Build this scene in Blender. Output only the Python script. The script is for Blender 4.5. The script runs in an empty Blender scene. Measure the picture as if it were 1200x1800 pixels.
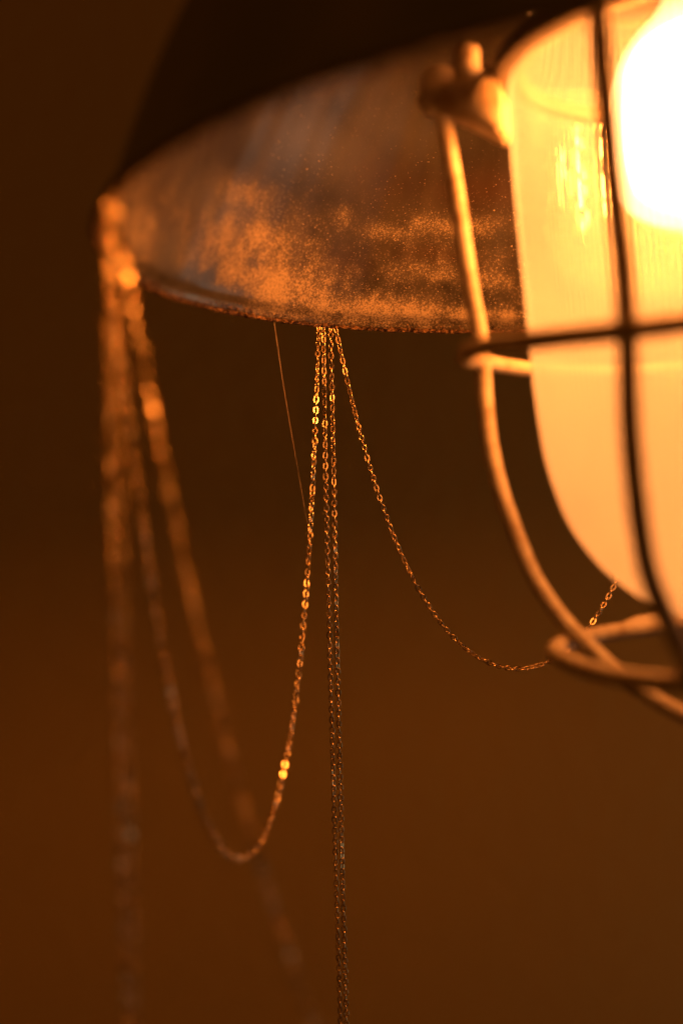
import bpy, bmesh, math, random
from mathutils import Vector, Matrix
random.seed(7)

# ------------------------------------------------------------------ camera, world, light, exposure
S = 0.15                       # metres per unit of rim radius
ROLL = 0.0245                  # the camera is held a little crooked against the plumb line
EYE = Vector((0, 0, 1.6))
_r = math.atan(ROLL)
RM = Matrix.Rotation(_r, 3, 'Y')            # camera frame (x right, y away, z up) -> world

def W(p):
    return RM @ (Vector(p) * S) + EYE

scene = bpy.context.scene
cam_d = bpy.data.cameras.new('camera')
cam = bpy.data.objects.new('camera', cam_d)
scene.collection.objects.link(cam)
cam.matrix_world = Matrix.Translation(EYE) @ (RM @ Matrix.Rotation(math.pi/2, 3, 'X')).to_4x4()
cam_d.sensor_fit = 'VERTICAL'
cam_d.sensor_height = 36
cam_d.sensor_width = 24
cam_d.lens = 50
cam_d.clip_start = 0.01
cam_d.clip_end = 100
cam_d.dof.use_dof = True
cam_d.dof.focus_distance = 3.09 * S
cam_d.dof.aperture_fstop = 4.7
cam_d.dof.aperture_blades = 0
scene.camera = cam

world = bpy.data.worlds.new('World')
scene.world = world
world.use_nodes = True
bg = world.node_tree.nodes['Background']
bg.inputs['Color'].default_value = (1.0, 0.27, 0.02, 1)   # warm bounce from the rest of the dim room
bg.inputs['Strength'].default_value = 0.052

def window_light(loc, sx, sy, energy):
    """faint evening daylight from a window of the room"""
    d = bpy.data.lights.new('window_light', 'AREA')
    d.shape = 'RECTANGLE'; d.size = sx; d.size_y = sy
    d.energy = energy
    d.color = (0.88, 1.0, 0.80)
    o = bpy.data.objects.new('window_light', d)
    scene.collection.objects.link(o)
    o.location = loc
    o.rotation_euler = (Vector((-0.02, 0.42, 1.66)) - o.location).to_track_quat('-Z', 'Y').to_euler()
window_light((0.86, 0.95, 1.40), 0.55, 0.75, 0.46)
window_light((1.50, 0.55, 1.10), 0.70, 0.70, 0.16)

LAMP_COL = (1.0, 0.232, 0.026)
BULB = 265.0
HALO = 10.0

scene.render.engine = 'CYCLES'
scene.view_settings.view_transform = 'Standard'
scene.view_settings.look = 'None'
scene.view_settings.exposure = 0
scene.view_settings.gamma = 1
cy = scene.cycles
cy.max_bounces = 16
cy.diffuse_bounces = 7
cy.glossy_bounces = 4
cy.transmission_bounces = 12
cy.transparent_max_bounces = 12
cy.use_denoising = True
cy.use_adaptive_sampling = True
cy.adaptive_threshold = 0.004
cy.adaptive_min_samples = 64
cy.sample_clamp_indirect = 8
cy.caustics_reflective = False
cy.caustics_refractive = False

# ------------------------------------------------------------------ node helpers
def material(name):
    m = bpy.data.materials.new(name)
    m.use_nodes = True
    nt = m.node_tree
    nt.nodes.clear()
    out = nt.nodes.new('ShaderNodeOutputMaterial')
    return m, nt, out

class NB:
    """tiny node builder"""
    def __init__(self, nt):
        self.nt = nt
    def node(self, t, **kw):
        n = self.nt.nodes.new(t)
        for k, v in kw.items():
            setattr(n, k, v)
        return n
    def link(self, a, b):
        self.nt.links.new(a, b)
    def put(self, sock, v):
        if isinstance(v, bpy.types.NodeSocket):
            self.link(v, sock)
        else:
            sock.default_value = v
    def math(self, op, a, b=None, c=None, clamp=False):
        n = self.node('ShaderNodeMath', operation=op, use_clamp=clamp)
        self.put(n.inputs[0], a)
        if b is not None: self.put(n.inputs[1], b)
        if c is not None: self.put(n.inputs[2], c)
        return n.outputs[0]
    def mixc(self, f, a, b):
        n = self.node('ShaderNodeMix', data_type='RGBA')
        self.put(n.inputs[0], f); self.put(n.inputs[6], a); self.put(n.inputs[7], b)
        return n.outputs[2]
    def noise(self, vec, scale, detail=4, rough=0.55, dist=0.0, color=False):
        n = self.node('ShaderNodeTexNoise')
        self.put(n.inputs['Vector'], vec)
        n.inputs['Scale'].default_value = scale
        n.inputs['Detail'].default_value = detail
        n.inputs['Roughness'].default_value = rough
        n.inputs['Distortion'].default_value = dist
        return n.outputs[1 if color else 0]
    def ramp(self, f, lo, hi):
        n = self.node('ShaderNodeMapRange', interpolation_type='SMOOTHSTEP')
        self.put(n.inputs[0], f); self.put(n.inputs[1], lo); self.put(n.inputs[2], hi)
        return n.outputs[0]
    def bump(self, h, dist, strength=1.0):
        n = self.node('ShaderNodeBump')
        n.inputs['Strength'].default_value = strength
        n.inputs['Distance'].default_value = dist
        self.put(n.inputs['Height'], h)
        return n.outputs[0]
    def bsdf(self, col, rough, metal=0.0, normal=None, spec=0.5, coat=0.0, coat_ior=1.5):
        n = self.node('ShaderNodeBsdfPrincipled')
        self.put(n.inputs['Base Color'], col); self.put(n.inputs['Roughness'], rough)
        self.put(n.inputs['Metallic'], metal); n.inputs['Specular IOR Level'].default_value = spec
        self.put(n.inputs['Coat Weight'], coat)
        n.inputs['Coat Roughness'].default_value = 0.18; n.inputs['Coat IOR'].default_value = coat_ior
        if normal is not None: self.link(normal, n.inputs['Normal'])
        return n.outputs[0]

def c4(r, g, b): return (r, g, b, 1)

# ------------------------------------------------------------------ materials
def mat_wall():
    m, nt, out = material('wall_plaster'); b = NB(nt)
    co = b.node('ShaderNodeTexCoord').outputs['Object']
    n = b.noise(co, 1.3, 3)
    col = b.mixc(n, c4(.66, .485, .14), c4(.74, .55, .165))
    nr = b.bump(b.noise(co, 60, 4), .002)
    b.link(b.bsdf(col, .85, normal=nr), out.inputs[0]); return m

def mat_chain(name, col, rough):
    m, nt, out = material(name); b = NB(nt)
    oi = b.node('ShaderNodeObjectInfo')
    co = b.node('ShaderNodeTexCoord').outputs['Object']
    v = b.math('MULTIPLY_ADD', b.math('POWER', oi.outputs['Random'], 1.6), .65, .60)
    n = b.noise(co, 900, 3)
    k = b.math('MULTIPLY', v, b.math('MULTIPLY_ADD', n, .4, .8), clamp=True)
    base = b.mixc(k, c4(.05, .03, .012), c4(*col))
    r = b.math('MULTIPLY_ADD', n, .10, b.math('MULTIPLY_ADD', b.math('FRACT', b.math('MULTIPLY', oi.outputs['Random'], 37.7)), .14, rough))
    b.link(b.bsdf(base, r, metal=1.0, normal=b.bump(n, .00005)), out.inputs[0]); return m

def mat_outer():
    m, nt, out = material('shade_outside_enamel'); b = NB(nt)
    co = b.node('ShaderNodeTexCoord').outputs['Object']
    n = b.noise(co, 30, 5)
    col = b.mixc(b.ramp(n, .4, .65), c4(.19, .20, .15), c4(.27, .26, .19))
    b.link(b.bsdf(col, b.math('MULTIPLY_ADD', n, .25, .4), normal=b.bump(b.noise(co, 220, 4), .0002)), out.inputs[0]); return m

# dust drifts on the inside of the shade: (degrees from the far side, height / R, half widths, amount)
DUST = [(-59, .117, 12, .060, .66), (-50, .060, 12, .055, .62), (-62, .203, 6, .030, .55), (-43.5, .205, 2.2, .018, .45),
        (-43, .030, 13, .030, .60), (-30, .034, 13, .026, .75), (-17, .036, 14, .020, .75), (-21, .212, 8, .022, .72),
        (-32, .190, 5, .020, .45), (-20, .110, 11, .022, .42), (-74, .09, 5, .060, .50), (-84, .07, 6, .06, .42),
        (10, .05, 20, .03, .8), (25, .12, 14, .06, .8), (60, .10, 25, .07, .8), (110, .12, 25, .08, .7), (-120, .10, 20, .06, .5)]
RUSTY = [(-17, .285, 12, .045, .8), (-24, .150, 9, .022, .55), (-34, .290, 8, .05, .35), (-40, .120, 6, .03, .3)]
GREY_SHEEN = [(-76, .068, 9, .05, .9), (-50, .317, 14, .06, .8), (-70, .17, 10, .06, .8), (-64, .008, 9, .02, 1.0), (-38, .38, 12, .07, .5)]  # smooth grey enamel with the cool sheen painted in: greyer, cleaner, glossier

def mat_inner():
    m, nt, out = material('shade_inside_dusty_enamel'); b = NB(nt)
    co = b.node('ShaderNodeTexCoord').outputs['Object']
    sp = b.node('ShaderNodeSeparateXYZ'); b.link(co, sp.inputs[0])
    w = b.noise(co, 22, 4, .6, color=True)
    ws = b.node('ShaderNodeSeparateColor'); b.link(w, ws.inputs[0])
    psi = b.math('MULTIPLY', b.math('ARCTAN2', sp.outputs[0], sp.outputs[1]), 57.29578)
    psi = b.math('ADD', psi, b.math('MULTIPLY', b.math('SUBTRACT', ws.outputs[0], .5), 16))
    t = b.math('MULTIPLY', sp.outputs[2], 1/S)
    t = b.math('ADD', t, b.math('MULTIPLY', b.math('SUBTRACT', ws.outputs[1], .5), .07))
    def blobs(lst):
        acc = None
        for (a, h, sa, sh, amp) in lst:
            u = b.math('DIVIDE', b.math('SUBTRACT', psi, float(a)), float(sa))
            v = b.math('DIVIDE', b.math('SUBTRACT', t, float(h)), float(sh))
            d2 = b.math('MULTIPLY_ADD', u, u, b.math('MULTIPLY', v, v))
            e = b.math('MULTIPLY', b.math('POWER', 2.71828, b.math('MULTIPLY', d2, -1.0)), float(amp))
            acc = e if acc is None else b.math('MAXIMUM', acc, e)
        return acc
    dust = blobs(DUST); rusty = blobs(RUSTY); grey_sheen = blobs(GREY_SHEEN)
    mid = b.noise(co, 85, 5, .65)
    low = b.math('SUBTRACT', 1.0, b.ramp(t, .10, .34))
    dens = b.math('ADD', b.math('MULTIPLY', dust, b.math('MULTIPLY_ADD', mid, 1.9, .05)),
                  b.math('MULTIPLY', low, b.math('MULTIPLY', b.ramp(mid, .30, .7), .42)))
    # single grains: very fine noise cut by the drift's density
    fine = b.noise(co, 1500, 2, .5)
    fine2 = b.noise(co, 3200, 1, .5)
    f = b.math('MULTIPLY_ADD', fine2, .45, b.math('MULTIPLY', fine, .55))
    thr = b.math('SUBTRACT', .72, b.math('MULTIPLY', dens, .30))
    grain = b.ramp(b.math('SUBTRACT', f, thr), -.11, .12)
    film = b.math('MULTIPLY', b.math('POWER', dens, 1.5), .42, clamp=True)
    cover = b.math('MAXIMUM', grain, film)
    cover = b.math('MULTIPLY', cover, b.math('SUBTRACT', 1.0, b.math('MULTIPLY', grey_sheen, .55)))
    str_ = b.node('ShaderNodeMapping'); b.link(co, str_.inputs[0]); str_.inputs['Scale'].default_value = (1, 1, .25)
    streak = b.noise(str_.outputs[0], 70, 4)
    clean = b.mixc(b.ramp(streak, .35, .7), c4(.020, .019, .016), c4(.042, .038, .030))
    clean = b.mixc(b.math('MULTIPLY', grey_sheen, .8), clean, c4(.10, .105, .10))
    clean = b.mixc(b.math('MULTIPLY', rusty, .75), clean, c4(.060, .030, .014))
    chips = b.ramp(b.noise(co, 130, 6, .75), .70, .74)
    clean = b.mixc(chips, clean, c4(.03, .018, .010))
    dcol = b.mixc(fine, c4(.26, .22, .16), c4(.50, .44, .34))
    col = b.mixc(cover, clean, dcol)
    rough = b.math('MULTIPLY_ADD', cover, .45, b.math('MULTIPLY_ADD', mid, .25, .22))
    hgt = b.math('ADD', b.math('MULTIPLY', cover, .6), b.math('MULTIPLY', f, b.math('MULTIPLY', dens, .6)))
    nr = b.bump(b.math('MULTIPLY_ADD', b.noise(co, 45, 3), .8, hgt), .00022, .8)
    b.link(b.bsdf(col, rough, normal=nr, coat=b.math('MULTIPLY', b.math('SUBTRACT', 1.0, cover), b.math('MULTIPLY_ADD', grey_sheen, .75, .25)), coat_ior=1.8), out.inputs[0]); return m

def mat_rust():
    m, nt, out = material('rusted_edge'); b = NB(nt)
    co = b.node('ShaderNodeTexCoord').outputs['Object']
    n = b.noise(co, 700, 4, .7)
    col = b.mixc(b.ramp(n, .40, .66), c4(.022, .011, .006), c4(.40, .25, .13))
    b.link(b.bsdf(col, b.math('MULTIPLY_ADD', n, .5, .15), normal=b.bump(b.noise(co, 1100, 4, .7), .0006), metal=.5), out.inputs[0]); return m

def mat_wire():
    m, nt, out = material('galvanised_wire'); b = NB(nt)
    co = b.node('ShaderNodeTexCoord').outputs['Object']
    n = b.noise(co, 160, 5, .65)
    col = b.mixc(b.ramp(n, .38, .68), c4(.58, .54, .46), c4(.36, .29, .21))
    b.link(b.bsdf(col, b.math('MULTIPLY_ADD', n, .3, .42), normal=b.bump(n, .0004), metal=.1), out.inputs[0]); return m

def mat_cast():
    m, nt, out = material('cast_metal'); b = NB(nt)
    co = b.node('ShaderNodeTexCoord').outputs['Object']
    n = b.noise(co, 140, 5, .65)
    col = b.mixc(b.ramp(n, .4, .66), c4(.52, .48, .41), c4(.30, .23, .15))
    b.link(b.bsdf(col, .6, normal=b.bump(b.noise(co, 320, 4), .0006), metal=.2), out.inputs[0]); return m

NR = 160        # ribs round the jar
def mat_jar():
    m, nt, out = material('frosted_ribbed_glass'); b = NB(nt)
    co = b.node('ShaderNodeTexCoord').outputs['Object']
    n = b.noise(co, 40, 4)
    tr = b.node('ShaderNodeBsdfTranslucent'); tr.inputs[0].default_value = c4(.50, .595, .85)
    df = b.node('ShaderNodeBsdfDiffuse'); df.inputs[0].default_value = c4(.50, .595, .85)
    frost = b.node('ShaderNodeMixShader'); frost.inputs[0].default_value = .42
    b.link(tr.outputs[0], frost.inputs[1]); b.link(df.outputs[0], frost.inputs[2])
    clear = b.node('ShaderNodeBsdfTransparent'); clear.inputs[0].default_value = c4(.97, .97, .97)
    rf = b.node('ShaderNodeBsdfRefraction'); rf.inputs['IOR'].default_value = 1.16; rf.inputs['Roughness'].default_value = .08
    cm = b.node('ShaderNodeMixShader'); cm.inputs[0].default_value = .25
    b.link(clear.outputs[0], cm.inputs[1]); b.link(rf.outputs[0], cm.inputs[2])
    mx = b.node('ShaderNodeMixShader')
    sp = b.node('ShaderNodeSeparateXYZ'); b.link(co, sp.inputs[0])
    ribbed = b.ramp(sp.outputs[2], -.42*S, .08*S)
    wave = b.math('SINE', b.math('MULTIPLY', b.math('ARCTAN2', sp.outputs[0], sp.outputs[1]), float(NR)))
    cl = b.math('MULTIPLY_ADD', ribbed, .56, b.math('MULTIPLY_ADD', n, .10, .25))
    cl = b.math('ADD', cl, b.math('MULTIPLY', b.math('MULTIPLY', wave, ribbed), .26))
    b.link(cl, mx.inputs[0])
    b.link(frost.outputs[0], mx.inputs[1]); b.link(cm.outputs[0], mx.inputs[2])
    gl = b.node('ShaderNodeBsdfGlossy'); gl.inputs['Roughness'].default_value = .10
    m2 = b.node('ShaderNodeMixShader')
    # mirror-like bands on the far wall, put in to draw glints of the bulb
    psi = b.math('MULTIPLY', b.math('ARCTAN2', sp.outputs[0], sp.outputs[1]), 57.29578)
    t = b.math('MULTIPLY', sp.outputs[2], 1/S)
    dots = b.ramp(b.noise(co, 420, 1), .38, .55)
    acc = None
    for a0, lo, hi in ((-38.5, .10, .21), (-31, .06, .25), (-21.4, .09, .30), (24, .05, .28), (52, .0, .2), (-70, -.1, .1)):
        u = b.math('DIVIDE', b.math('SUBTRACT', psi, a0), 2.0)
        e = b.math('POWER', 2.71828, b.math('MULTIPLY', b.math('MULTIPLY', u, u), -1.0))
        e = b.math('MULTIPLY', e, b.math('MULTIPLY', b.ramp(t, lo-.01, lo+.02), b.math('SUBTRACT', 1.0, b.ramp(t, hi-.02, hi+.01))))
        acc = e if acc is None else b.math('MAXIMUM', acc, e)
    b.link(b.math('MULTIPLY_ADD', b.math('MULTIPLY', acc, dots), .75, .035), m2.inputs[0])
    b.link(mx.outputs[0], m2.inputs[1]); b.link(gl.outputs[0], m2.inputs[2])
    b.link(m2.outputs[0], out.inputs[0]); return m

def mat_emit(name, strength):
    m, nt, out = material(name); b = NB(nt)
    e = b.node('ShaderNodeEmission'); e.inputs[0].default_value = c4(*LAMP_COL); e.inputs[1].default_value = strength
    b.link(e.outputs[0], out.inputs[0]); return m

def mat_halo():
    m, nt, out = material('bulb_halo_envelope'); b = NB(nt)  # envelope made to emit, standing in for the scattered halo round the bulb
    e = b.node('ShaderNodeEmission'); e.inputs[0].default_value = c4(1.0, .42, .15); e.inputs[1].default_value = HALO
    tr = b.node('ShaderNodeBsdfTransparent')
    mx = b.node('ShaderNodeMixShader'); mx.inputs[0].default_value = .45
    b.link(tr.outputs[0], mx.inputs[1]); b.link(e.outputs[0], mx.inputs[2])
    b.link(mx.outputs[0], out.inputs[0]); return m

def mat_plain(name, col, rough, metal=0.0):
    m, nt, out = material(name); b = NB(nt)
    co = b.node('ShaderNodeTexCoord').outputs['Object']
    n = b.noise(co, 120, 4)
    c = b.mixc(n, c4(*[x*.75 for x in col]), c4(*[min(1, x*1.2) for x in col]))
    b.link(b.bsdf(c, rough, metal=metal), out.inputs[0]); return m

def mat_silk():
    m, nt, out = material('spider_silk'); b = NB(nt)
    b.link(b.bsdf(c4(.75, .7, .62), .25), out.inputs[0]); return m

M = dict(wall=mat_wall(), outer=mat_outer(), inner=mat_inner(), rust=mat_rust(), wire=mat_wire(), cast=mat_cast(), dark_cast=mat_plain('darkened_cast_metal', (.075, .06, .045), .6),  # dark_cast: cast metal copy darkened so the lit holder and neck show less
         jar=mat_jar(), bulb=mat_emit('lit_bulb_glass', BULB), halo=mat_halo(),
         brass=mat_plain('bulb_cap_brass', (.55, .45, .25), .35, 1.0), ceramic=mat_plain('ceramic', (.7, .68, .62), .4),
         rubber=mat_plain('rubber_cable', (.03, .03, .03), .6), gold=mat_chain('chain_gold', (1.0, .80, .48), .11), gold_flat=mat_chain('chain_gold_flat', (1.0, .84, .52), .22), silk=mat_silk(),
         grain=mat_plain('dust_grain', (.6, .52, .4), .35))

# ------------------------------------------------------------------ object helpers
COL = scene.collection
def mesh_obj(name, verts, faces, mats, parent=None, smooth=True, mat_idx=None):
    me = bpy.data.meshes.new(name)
    me.from_pydata([tuple(v) for v in verts], [], faces)
    for mm in (mats if isinstance(mats, (list, tuple)) else [mats]): me.materials.append(mm)
    if smooth: me.polygons.foreach_set('use_smooth', [True]*len(me.polygons))
    if mat_idx: me.polygons.foreach_set('material_index', mat_idx)
    me.update()
    o = bpy.data.objects.new(name, me); COL.objects.link(o)
    if parent is not None: o.parent = parent
    return o

def tag(o, label=None, cat=None, group=None, kind=None):
    for k, v in (('label', label), ('category', cat), ('group', group), ('kind', kind)):
        if v: o[k] = v
    return o

def empty(name, mw):
    o = bpy.data.objects.new(name, None); COL.objects.link(o)
    o.empty_display_size = .02; o.matrix_world = mw
    return o

def lathe(prof, seg, a0=0.0, rib=None):
    """profile (r, z) turned round z; returns verts, faces; profile runs top to bottom or back, open ends"""
    vs, fs = [], []
    for i in range(seg):
        a = a0 + 2*math.pi*i/seg
        for j, (r, z) in enumerate(prof):
            rr = r + (rib(i, r, z) if rib else 0)
            vs.append((rr*math.cos(a), rr*math.sin(a), z))
    n = len(prof)
    for i in range(seg):
        k = (i+1) % seg
        for j in range(n-1):
            fs.append((i*n+j, k*n+j, k*n+j+1, i*n+j+1))
    return vs, fs

def smooth_path(pts, closed=False, per=8):
    P = [Vector(p) for p in pts]; n = len(P); out = []
    rng = range(n if closed else n-1)
    for i in rng:
        p0 = P[(i-1) % n] if closed or i > 0 else P[0]*2 - P[1]
        p1 = P[i]; p2 = P[(i+1) % n]
        p3 = P[(i+2) % n] if closed or i+2 < n else P[-1]*2 - P[-2]
        for k in range(per):
            u = k/per
            out.append(.5*((2*p1) + (p2-p0)*u + (2*p0-5*p1+4*p2-p3)*u*u + (3*p1-p0-3*p2+p3)*u**3))
    if not closed: out.append(P[-1])
    return out

def tube(path, rad, seg=12, closed=False, caps=True):
    n = len(path); vs, fs = [], []
    tang = []
    for i in range(n):
        a = path[(i-1) % n] if closed or i > 0 else path[i]
        c = path[(i+1) % n] if closed or i < n-1 else path[i]
        tang.append((c-a).normalized())
    ref = Vector((0, 0, 1)) if abs(tang[0].z) < .9 else Vector((1, 0, 0))
    nv = tang[0].cross(ref).normalized()
    for i in range(n):
        nv = (nv - tang[i]*nv.dot(tang[i])).normalized()
        bv = tang[i].cross(nv)
        r = rad(i/(n-1)) if callable(rad) else rad
        for k in range(seg):
            a = 2*math.pi*k/seg
            vs.append(path[i] + (nv*math.cos(a) + bv*math.sin(a))*r)
    for i in range(n if closed else n-1):
        j = (i+1) % n
        for k in range(seg):
            l = (k+1) % seg
            fs.append((i*seg+k, i*seg+l, j*seg+l, j*seg+k))
    if caps and not closed:
        fs.append(tuple(range(seg))[::-1]); fs.append(tuple((n-1)*seg+k for k in range(seg)))
    return vs, fs

# ------------------------------------------------------------------ setting: the wall behind
WALL_Y = 1.10
wv = [(-3, WALL_Y, -0.5), (3, WALL_Y, -0.5), (3, WALL_Y, 3.5), (-3, WALL_Y, 3.5),
      (-3, WALL_Y+.1, -0.5), (3, WALL_Y+.1, -0.5), (3, WALL_Y+.1, 3.5), (-3, WALL_Y+.1, 3.5)]
wf = [(0, 1, 2, 3), (5, 4, 7, 6), (0, 3, 7, 4), (1, 5, 6, 2), (3, 2, 6, 7), (0, 4, 5, 1)]
tag(mesh_obj('wall', wv, wf, M['wall'], smooth=False), 'plain dim wall out of focus behind the lamp', kind='structure')

# ------------------------------------------------------------------ the lamp
C = Vector((.6093, 2.3143, .4735))
N = Vector((-.0566, .042, 1)).normalized()
E1 = Vector((0, 1, 0)).cross(N).normalized()
E2 = N.cross(E1)
LR = RM @ Matrix((E1, E2, N)).transposed()
LM = Matrix.Translation(W(C)) @ LR.to_4x4()
lamp = empty('caged_lamp', LM)
tag(lamp, 'old caged industrial lamp with dark dome shade, rusty rim and glowing glass jar', 'lamp')

def A(deg, r, t):
    """lamp-local point: bearing (0 = towards the viewer, negative = left), radius and height in rim radii"""
    a = math.radians(deg)
    return Vector((math.sin(a)*r*S, -math.cos(a)*r*S, t*S))

# shade: thin spun dome with a small flared lip
outer = [(1.004, 0.0), (.998, .012), (.981, .026), (.970, .05), (.953, .10), (.912, .20), (.862, .30), (.80, .40), (.72, .50), (.60, .595), (.45, .67), (.30, .72), (.20, .74)]
inner = [(r-.014, t-.010 if t > .05 else t) for r, t in outer]
inner[0] = (.992, .000)
def dense(p, k=4):
    q = smooth_path([(r, 0, t) for r, t in p], per=k)
    return [(v.x, v.z) for v in q]
outp = dense(outer)[::-1]; inp = dense(inner)
prof = outp + inp
seg = 360
vs, fs = lathe([(r*S, t*S) for r, t in prof], seg)
wob = random.Random(3)
idx = []
no = len(outp)
for i in range(seg):
    for j in range(len(prof)-1):
        idx.append(0 if j < no-1 else 1)
# faint hammering and dents of the spun sheet
nv = []
for v in vs:
    a = math.atan2(v[1], v[0]); z = v[2]/S
    k = 1 + .0012*math.sin(7*a+3*z) + .0010*math.sin(23*a+9*z) + .0006*math.sin(61*a)
    nv.append((v[0]*k, v[1]*k, v[2] + .0006*S*math.sin(13*a)+.0008*S*math.sin(37*a+1)))
shade = mesh_obj('shade', nv, fs, [M['outer'], M['inner']], lamp, mat_idx=idx)
tag(shade, 'dome shade, dark outside, dusty worn enamel inside')

# rusted raw edge of the rim, with crumbs of rust clinging to it
ring = []
rg = random.Random(11)
nr_ = 900
vs, fs = [], []
for i in range(nr_):
    a = 2*math.pi*i/nr_
    for k in range(6):
        b_ = 2*math.pi*k/6
        rr = .0045*(1 + rg.uniform(-.45, .6))
        r = .996 + rr*math.cos(b_)*1.0
        vs.append((r*S*math.cos(a), r*S*math.sin(a), (-.002 + rr*math.sin(b_)*1.0)*S))
for i in range(nr_):
    j = (i+1) % nr_
    for k in range(6):
        l = (k+1) % 6
        fs.append((i*6+k, i*6+l, j*6+l, j*6+k))
rim = mesh_obj('rim', vs, fs, M['rust'], lamp, smooth=False)
tag(rim, 'corroded edge of the shade')

OCT_V = [Vector(v) for v in ((1,0,0),(-1,0,0),(0,1,0),(0,-1,0),(0,0,1),(0,0,-1))]
OCT_F = [(0,2,4),(2,1,4),(1,3,4),(3,0,4),(2,0,5),(1,2,5),(3,1,5),(0,3,5)]
def crumbs(name, pts, mat, parent):
    vs, fs = [], []
    for p, s in pts:
        o = len(vs)
        R = Matrix.Rotation(rg.uniform(0, 6.28), 3, (rg.random()-.5, rg.random()-.5, rg.random()+.01))
        sc = (rg.uniform(.6, 1.3), rg.uniform(.6, 1.3), rg.uniform(.5, 1.1))
        for v in OCT_V:
            q = R @ Vector((v.x*sc[0], v.y*sc[1], v.z*sc[2]))
            vs.append(p + q*s*rg.uniform(.8, 1.15))
        fs += [tuple(o+i for i in f) for f in OCT_F]
    o = mesh_obj(name, vs, fs, mat, parent, smooth=False)
    o['kind'] = 'stuff'
    return o
pts = []
for i in range(5200):
    ph = rg.uniform(-180, 180)
    cl = .5+.5*math.sin(ph*.9)*math.sin(ph*.37+1)
    if rg.random() > .35 + .65*cl: continue
    b_ = rg.uniform(0, 6.28)
    pts.append((A(ph, .990 + .006*math.cos(b_), .002 + .0085*math.sin(b_)), rg.choice((.0012, .0018, .0018, .0026, .0034))*S))
tag(crumbs('rust_crumbs', pts, M['rust'], rim), 'crumbs of rust along the rim')

# loose grains of dust and grit on the inside of the shade
ip = sorted([(t, r) for r, t in inp])
def inner_r(t):
    for (t0, r0), (t1, r1) in zip(ip, ip[1:]):
        if t0 <= t <= t1: return r0 + (r1-r0)*(t-t0)/max(1e-9, t1-t0)
    return ip[-1][1]
pts = []
while len(pts) < 5200:
    psi = rg.uniform(-95, 60); t = abs(rg.gauss(.0, .17)) + .01
    if t > .45: continue
    if psi < -52 and rg.random() < .75: continue
    if rg.random() > .25 + .75*(.5+.5*math.sin(psi*.31)*math.sin(t*31+psi*.1)): continue
    s = rg.choice((.0006, .0006, .0008, .0008, .0010, .0013)) if rg.random() < .97 else .0022
    pts.append((A(180+psi if psi < 0 else psi-180, inner_r(t) - .0005, t), s*S))
tag(crumbs('dust_grains', pts, M['grain'], shade), 'loose grains of dust on the enamel')

# holder ring that grips the jar, neck above it
cp = [(.296, .270), (.300, .262), (.340, .262), (.346, .268), (.346, .282), (.340, .287), (.296, .287), (.296, .270)]
vs, fs = lathe([(r*S, t*S) for r, t in dense(cp, 3)], 96)
mesh_obj('jar_holder', vs, fs, M['dark_cast'], lamp)
np_ = [(.250, .432), (.290, .432), (.300, .440), (.300, .48), (.28, .51), (.27, .60), (.27, .70)]
vs, fs = lathe([(r*S, t*S) for r, t in dense(np_, 3)], 96)
mesh_obj('neck', vs, fs, M['dark_cast'], lamp)

# jar: ribbed inside, plain round bottom
jp = [(.272, .455), (.284, .32), (.296, .275), (.316, .262), (.322, .22), (.321, .10), (.318, 0), (.314, -.10), (.311, -.20), (.307, -.28), (.299, -.36), (.286, -.42), (.268, -.475),
      (.243, -.520), (.212, -.560), (.175, -.594), (.133, -.622), (.085, -.642), (.035, -.652), (.0005, -.653)]
def rib(i, r, z):
    t = z/S
    k = min(1, max(0, (t+.50)/.10))
    return .0010*math.sin(math.pi*i/2)*S*k
vs, fs = lathe([(r*S, t*S) for r, t in dense(jp, 3)], NR*4, rib=rib, a0=math.pi/2)
tag(mesh_obj('glass_jar', vs, fs, M['jar'], lamp), 'frosted ribbed glass jar glowing amber')

# bulb
bp = [(.05, .45), (.055, .39), (.075, .345), (.110, .310), (.140, .265), (.155, .20), (.158, .14), (.153, .078), (.140, .038), (.105, .014), (.06, .004), (.0005, .001)]
vs, fs = lathe([(r*S, t*S) for r, t in dense(bp, 3)], 48)
bulb = mesh_obj('bulb', vs, fs, M['halo'], lamp)
hp = [(.0005, .325), (.06, .318), (.104, .296), (.126, .260), (.134, .21), (.136, .14), (.132, .092), (.121, .060), (.090, .042), (.045, .035), (.0005, .033)]
vs, fs = lathe([(r*S, t*S) for r, t in dense(hp, 3)], 48)
tag(mesh_obj('glowing_core', vs, fs, M['bulb'], bulb), 'white hot core of the bulb')
tag(bulb, 'white hot lit bulb')
bc = [(.0005, .44), (.058, .44), (.068, .45), (.068, .50), (.055, .51), (.055, .54), (.0005, .54)]
vs, fs = lathe([(r*S, t*S) for r, t in bc], 32)
mesh_obj('bulb_cap', vs, fs, M['brass'], bulb, smooth=False)
sk = [(.075, .475), (.10, .475), (.11, .485), (.11, .56), (.08, .58), (.0005, .58)]
vs, fs = lathe([(r*S, t*S) for r, t in sk], 32)
mesh_obj('socket', vs, fs, M['ceramic'], lamp)

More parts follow.
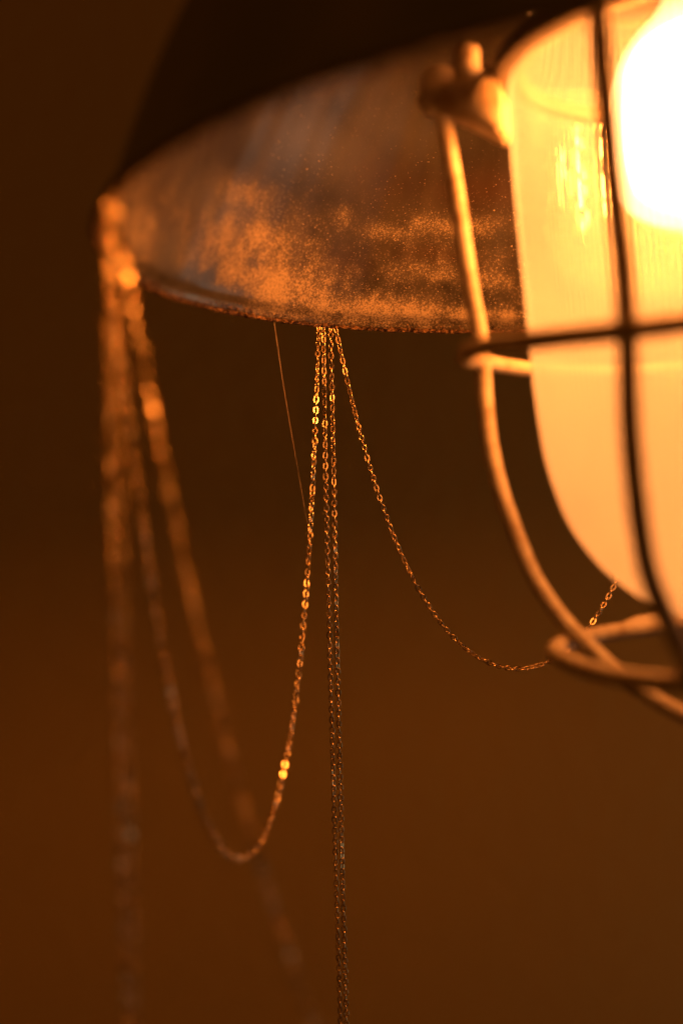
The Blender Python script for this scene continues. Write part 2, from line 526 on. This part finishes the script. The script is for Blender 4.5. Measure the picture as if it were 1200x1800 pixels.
# cage: four bars, a girdle ring and a small bottom ring, all bent by hand
WR = .0145*S
BEAR = (-121, -31, 59, 149)
bar_rt = [(.480, .30), (.480, .28), (.474, .20), (.462, .09), (.449, -.04), (.438, -.14), (.430, -.20), (.430, -.25), (.426, -.32), (.412, -.40), (.392, -.475),
          (.364, -.55), (.332, -.606), (.297, -.652), (.222, -.728), (.165, -.770), (.110, -.800), (.05, -.822), (.0, -.828)]
left_top = [(-105, .438, .30), (-105, .438, .27), (-106, .438, .229), (-111, .434, .12), (-116, .429, -.054), (-119, .427, -.13)]
bar_near = [(.500, .39), (.503, .30), (.497, .20), (.486, .09), (.472, -.03), (.468, -.14), (.470, -.25), (.474, -.35), (.470, -.44), (.452, -.51), (.428, -.56),
            (.392, -.61), (.345, -.655), (.270, -.72), (.20, -.765), (.130, -.80), (.06, -.822), (.0, -.8285)]
for q, deg in enumerate(BEAR):
    rr = random.Random(20+q)
    src = bar_near if deg == -31 else bar_rt
    path = []
    for k, (r, t) in enumerate(src):
        j = 0 if k in (0, len(src)-1) else 1
        if q == 0 and k < 6: path.append(A(*left_top[k])); continue
        path.append(A(deg - (.2 if deg == -31 else 0) + j*rr.uniform(-.5, .5), r, t - .008*q*(r < .15)))
    vs, fs = tube(smooth_path(path, per=6), WR, 14)
    mesh_obj('cage_bar', vs, fs, M['wire'], lamp)

def ring_part(name, pts, wr, join=None):
    P = smooth_path(pts, closed=True, per=6)
    vs, fs = tube(P, wr, 12, closed=True)
    return mesh_obj(name, vs, fs, M['wire'], lamp)
def bar_r(t, src=bar_rt):
    for (r0, t0), (r1, t1) in zip(src, src[1:]):
        if t1 <= t <= t0: return r0 + (r1-r0)*(t-t0)/(t1-t0)
# girdle: outside the bars
gp = []
for deg in range(-180, 180, 12):
    c_ = math.cos(math.radians(deg+31))
    t = -.180 - .055*max(0, c_)**2 + .003*math.sin(math.radians(5*deg))
    r = .432 + .048*max(0, c_)**1.5 - .030*math.exp(-((deg+88)/18)**2)
    gp.append(A(deg, r, t))
ring_part('cage_ring', gp, WR)
# bottom ring round the bars
gp = []
for deg in range(-180, 180, 15):
    t = -.695 - .030*math.cos(math.radians(deg))
    gp.append(A(deg, .300 + .010*math.cos(math.radians(4*(deg+31))), t))
ring_part('cage_ring', gp, WR*1.05)
# joint where the ends of the bottom ring overlap
jp_ = [A(d, .306, t_) for d, t_ in ((-172, -.655), (-165, -.653), (-158, -.656), (-153, -.664))]
vs, fs = tube(smooth_path(jp_, per=4), WR*.75, 10)
tag(mesh_obj('ring_joint', vs, fs, M['wire'], lamp), 'overlapping welded end of the bottom cage ring')

# lugs: cast arms that carry the bars, each with a bolt
def lug(deg, out, up=0.0):
    side = [(.478, .250), (.478, .268), (.455, .278), (.405, .280), (.370, .276), (.350, .296), (.338, .300), (.334, .290),
            (.331, .200), (.336, .182), (.350, .186), (.396, .216), (.440, .236)]
    bm = bmesh.new()
    a = math.radians(deg)
    u = Vector((math.sin(a), -math.cos(a), 0)); wv_ = Vector((math.cos(a), math.sin(a), 0))
    L_, R_ = [], []
    for r, t in side:
        w = .030 + max(0, (.45-r))*.30
        p = u*(r + out*max(0, min(1, (r-.36)/.05)))*S + Vector((0, 0, (t+up)*S))
        L_.append(bm.verts.new(p - wv_*w*S)); R_.append(bm.verts.new(p + wv_*w*S))
    bm.faces.new(L_); bm.faces.new(R_[::-1])
    for i in range(len(side)):
        j = (i+1) % len(side)
        bm.faces.new((L_[j], L_[i], R_[i], R_[j]))
    bmesh.ops.recalc_face_normals(bm, faces=bm.faces)
    bmesh.ops.bevel(bm, geom=list(bm.edges), offset=.005*S, segments=2, affect='EDGES', clamp_overlap=True)
    me = bpy.data.meshes.new('lug'); bm.to_mesh(me); bm.free()
    me.materials.append(M['cast'])
    me.polygons.foreach_set('use_smooth', [True]*len(me.polygons))
    o = bpy.data.objects.new('lug', me); COL.objects.link(o); o.parent = lamp
    base = A(deg, .392 + out*.5, up)
    pr = [(.024, .272), (.024, .335), (.022, .343), (.016, .348), (.0005, .350)]
    vs, fs = lathe([(r*S, t*S) for r, t in pr], 24)
    vs = [Vector(v) + base for v in vs]
    mesh_obj('bolt', vs, fs, M['cast'], o)
    base = A(deg, .440 + out, up)
    pr = [(.0165, .238), (.030, .240), (.034, .250), (.034, .300), (.028, .312), (.0005, .315)]
    vs, fs = lathe([(r*S, t*S) for r, t in pr], 20)
    mesh_obj('ferrule', [Vector(v) + base for v in vs], fs, M['cast'], o)
for d_ in ((-105, 0), (-31.2, .062, .10), (59, .04), (149, .04)): lug(*d_)


# crown and cable above
kp = [(.21, .735), (.22, .75), (.22, .90), (.19, .94), (.08, .96), (.06, 1.02), (.035, 1.04)]
vs, fs = lathe([(r*S, t*S) for r, t in kp], 48)
mesh_obj('crown', vs, fs, M['outer'], lamp)
vs, fs = tube([Vector((0, 0, 1.02*S)), Vector((0, 0, 2.0*S)), Vector((.3*S, 0, 4*S))], .030*S, 10)
mesh_obj('cable', vs, fs, M['rubber'], lamp)

# ------------------------------------------------------------------ chains
PITCH = 1.71e-3
SECT = [(.55, -.20), (.55, .20), (.32, .46), (-.32, .46), (-.55, .20), (-.55, -.20), (-.32, -.46), (.32, -.46)]   # flattened, cut wire
def link_mesh(name, ln, wd, wire, nu=14, nvv=8, fl=1.0, th=1.0):
    """oval link in the x (along) / y plane, wire slightly flattened"""
    hl, hw = ln/2 - wire/2, wd/2 - wire/2
    vs, fs = [], []
    for i in range(nu):
        a = 2*math.pi*i/nu
        ex = 2/2.35
        cx = math.copysign(abs(math.cos(a))**ex, math.cos(a))*hl
        cyy = math.copysign(abs(math.sin(a))**ex, math.sin(a))*hw
        tx = Vector((-math.sin(a)*hl, math.cos(a)*hw, 0)).normalized()
        nx = Vector((tx.y, -tx.x, 0))
        for (p, q) in SECT:
            vs.append(Vector((cx, cyy, 0)) + nx*p*wire*fl + Vector((0, 0, 1))*q*wire*th)
    for i in range(nu):
        j = (i+1) % nu
        for k in range(nvv):
            l = (k+1) % nvv
            fs.append((i*nvv+k, j*nvv+k, j*nvv+l, i*nvv+l))
    me = bpy.data.meshes.new(name)
    me.from_pydata([tuple(v) for v in vs], [], fs); me.materials.append(M['gold'])
    me.polygons.foreach_set('use_smooth', [(k % 8) not in (2, 6) for k in range(len(me.polygons))]); me.update()
    return me
LINKS = [link_mesh('link', 2.62e-3, 1.85e-3, .48e-3), link_mesh('link', 2.55e-3, 1.78e-3, .50e-3), link_mesh('link', 2.68e-3, 1.94e-3, .52e-3)]

FLAT = [link_mesh('link', 2.66e-3, 2.00e-3, .56e-3, fl=1.05, th=.62), link_mesh('link', 2.62e-3, 1.94e-3, .60e-3, fl=1.0, th=.58),
        link_mesh('link', 2.70e-3, 2.06e-3, .58e-3, fl=1.05, th=.60)]
for me_ in FLAT:
    me_.materials[0] = M['gold_flat']
    me_.polygons.foreach_set('use_smooth', [False]*len(me_.polygons))

def catenary(P, Q, length, step):
    d = Q - P; v = d.z; h = Vector((d.x, d.y, 0)); H = h.length; hh = h/H
    k = math.sqrt(length**2 - v*v)/H
    lo, hi = 1e-6, 60
    for _ in range(90):
        m = (lo+hi)/2
        if math.sinh(m)/m < k: lo = m
        else: hi = m
    a = H/(2*lo); x0 = H/2 - a*math.atanh(v/length); y0 = -a*math.cosh(x0/a)
    n = int(length/step); out = []
    for i in range(n+1):
        s = length*i/n
        x = a*math.asinh(s/a + math.sinh(-x0/a)) + x0
        out.append(P + hh*x + Vector((0, 0, a*math.cosh((x-x0)/a) + y0)))
    return out

def hang(P, length, step, seed, sway):
    n = int(length/step)
    rr = random.Random(seed); a, b_ = rr.uniform(0, 6), rr.uniform(0, 6)
    return [P + Vector((sway*math.sin(i*.021+a)*min(1, i/25), sway*math.sin(i*.017+b_)*min(1, i/25), -i*step)) for i in range(n+1)]

def chain(path, label, seed, twist=.02, first=0, keep=300, group='thin gold chains draped round the lamp', base=0.6, flat=0.0, jit=.16):
    """one link object for every step of the path; those past KEEP are joined"""
    rr = random.Random(seed)
    root = empty('gold_chain', Matrix.Translation(path[0]))
    tag(root, label, 'chain', group)
    n = len(path)
    t0 = (path[1]-path[0]).normalized()
    ref = Vector((1, 0, 0)) if abs(t0.x) < .8 else Vector((0, 1, 0))
    nv = t0.cross(ref).normalized()
    ang = base; vel = 0
    rest_v, rest_f = [], []
    for i in range(n-1):
        mid = (path[i]+path[i+1])/2; t = (path[i+1]-path[i]).normalized()
        nv = (nv - t*nv.dot(t)).normalized()
        vel = vel*.9 + rr.gauss(0, twist); ang += vel
        a = ang + (math.pi/2 if i % 2 else 0) + rr.gauss(0, jit)
        y = nv*math.cos(a) + t.cross(nv)*math.sin(a)
        tl = (t + y*rr.gauss(0, .07) + nv*rr.gauss(0, .05)).normalized()
        y = (y - tl*y.dot(tl)).normalized()
        z = tl.cross(y)
        R = Matrix((tl, y, z)).transposed()
        me = rr.choice(FLAT if rr.random() < flat else LINKS)
        loc = mid - path[0]
        if i < keep:
            o = bpy.data.objects.new('link', me); COL.objects.link(o); o.parent = root
            o.matrix_local = Matrix.Translation(loc) @ R.to_4x4()
        else:
            k = len(rest_v)
            rest_v += [loc + R @ v.co for v in me.vertices]
            rest_f += [tuple(k+j for j in p.vertices) for p in me.polygons]
    if rest_v:
        o = mesh_obj('chain_end', rest_v, rest_f, M['gold'], root, smooth=False); o['kind'] = 'stuff'
    return root

def rim_pt(deg, drop=-.004, r=.998): return LM @ A(deg, r, drop)

chain(catenary(rim_pt(-138.45), rim_pt(-70), 2.48*S, PITCH), 'gold chain sagging in a deep loop from middle of rim to left end', 1, .035, base=.4, flat=.4, jit=.2)
chain(hang(rim_pt(-139.2), 1.42*S + .02, PITCH, 5, .0004), 'left strand of the sharp pair of gold chains hanging straight down from rim', 2, .02, base=.75)
chain(hang(rim_pt(-140.35), 1.42*S + .02, PITCH, 9, .0004), 'right strand of the sharp pair of gold chains hanging straight down from rim', 3, .02, base=.3)
chain(catenary(rim_pt(-141.15), rim_pt(170), 1.858*S, PITCH), 'gold chain swag running from middle of rim to behind the glass jar', 4, .03, base=1.0)
chain(hang(rim_pt(-67.6), 1.15*S + .02, PITCH, 15, .0006), 'blurred gold chain hanging straight down at far left, outer strand of two', 5, .03, flat=.45, jit=.3)
chain(hang(rim_pt(-69.4), 1.15*S + .02, PITCH, 19, .0006), 'blurred gold chain hanging straight down at far left, inner strand of two', 6, .03, flat=.45, jit=.3)
chain(catenary(rim_pt(-67.0), rim_pt(30), 3.82*S, PITCH), 'blurred gold chain slanting from left end of rim down past bottom edge', 7, .03, keep=190, flat=.6, jit=.3)

# ------------------------------------------------------------------ a thread of spider silk
p0 = rim_pt(-131, -.004)
def P_at(x, y, d): return W(((x-600)/2500*d, d, -(y-900)/2500*d))
sil = smooth_path([p0, P_at(500, 690, 3.0), P_at(519, 800, 3.03), P_at(541, 925, 3.06)], per=10)
vs, fs = tube(sil, lambda u: 7.5e-5*(1-.6*u), 5)
tag(mesh_obj('spider_silk', vs, fs, M['silk']), 'fine single thread of spider silk hanging from rim beside the chains', 'thread')
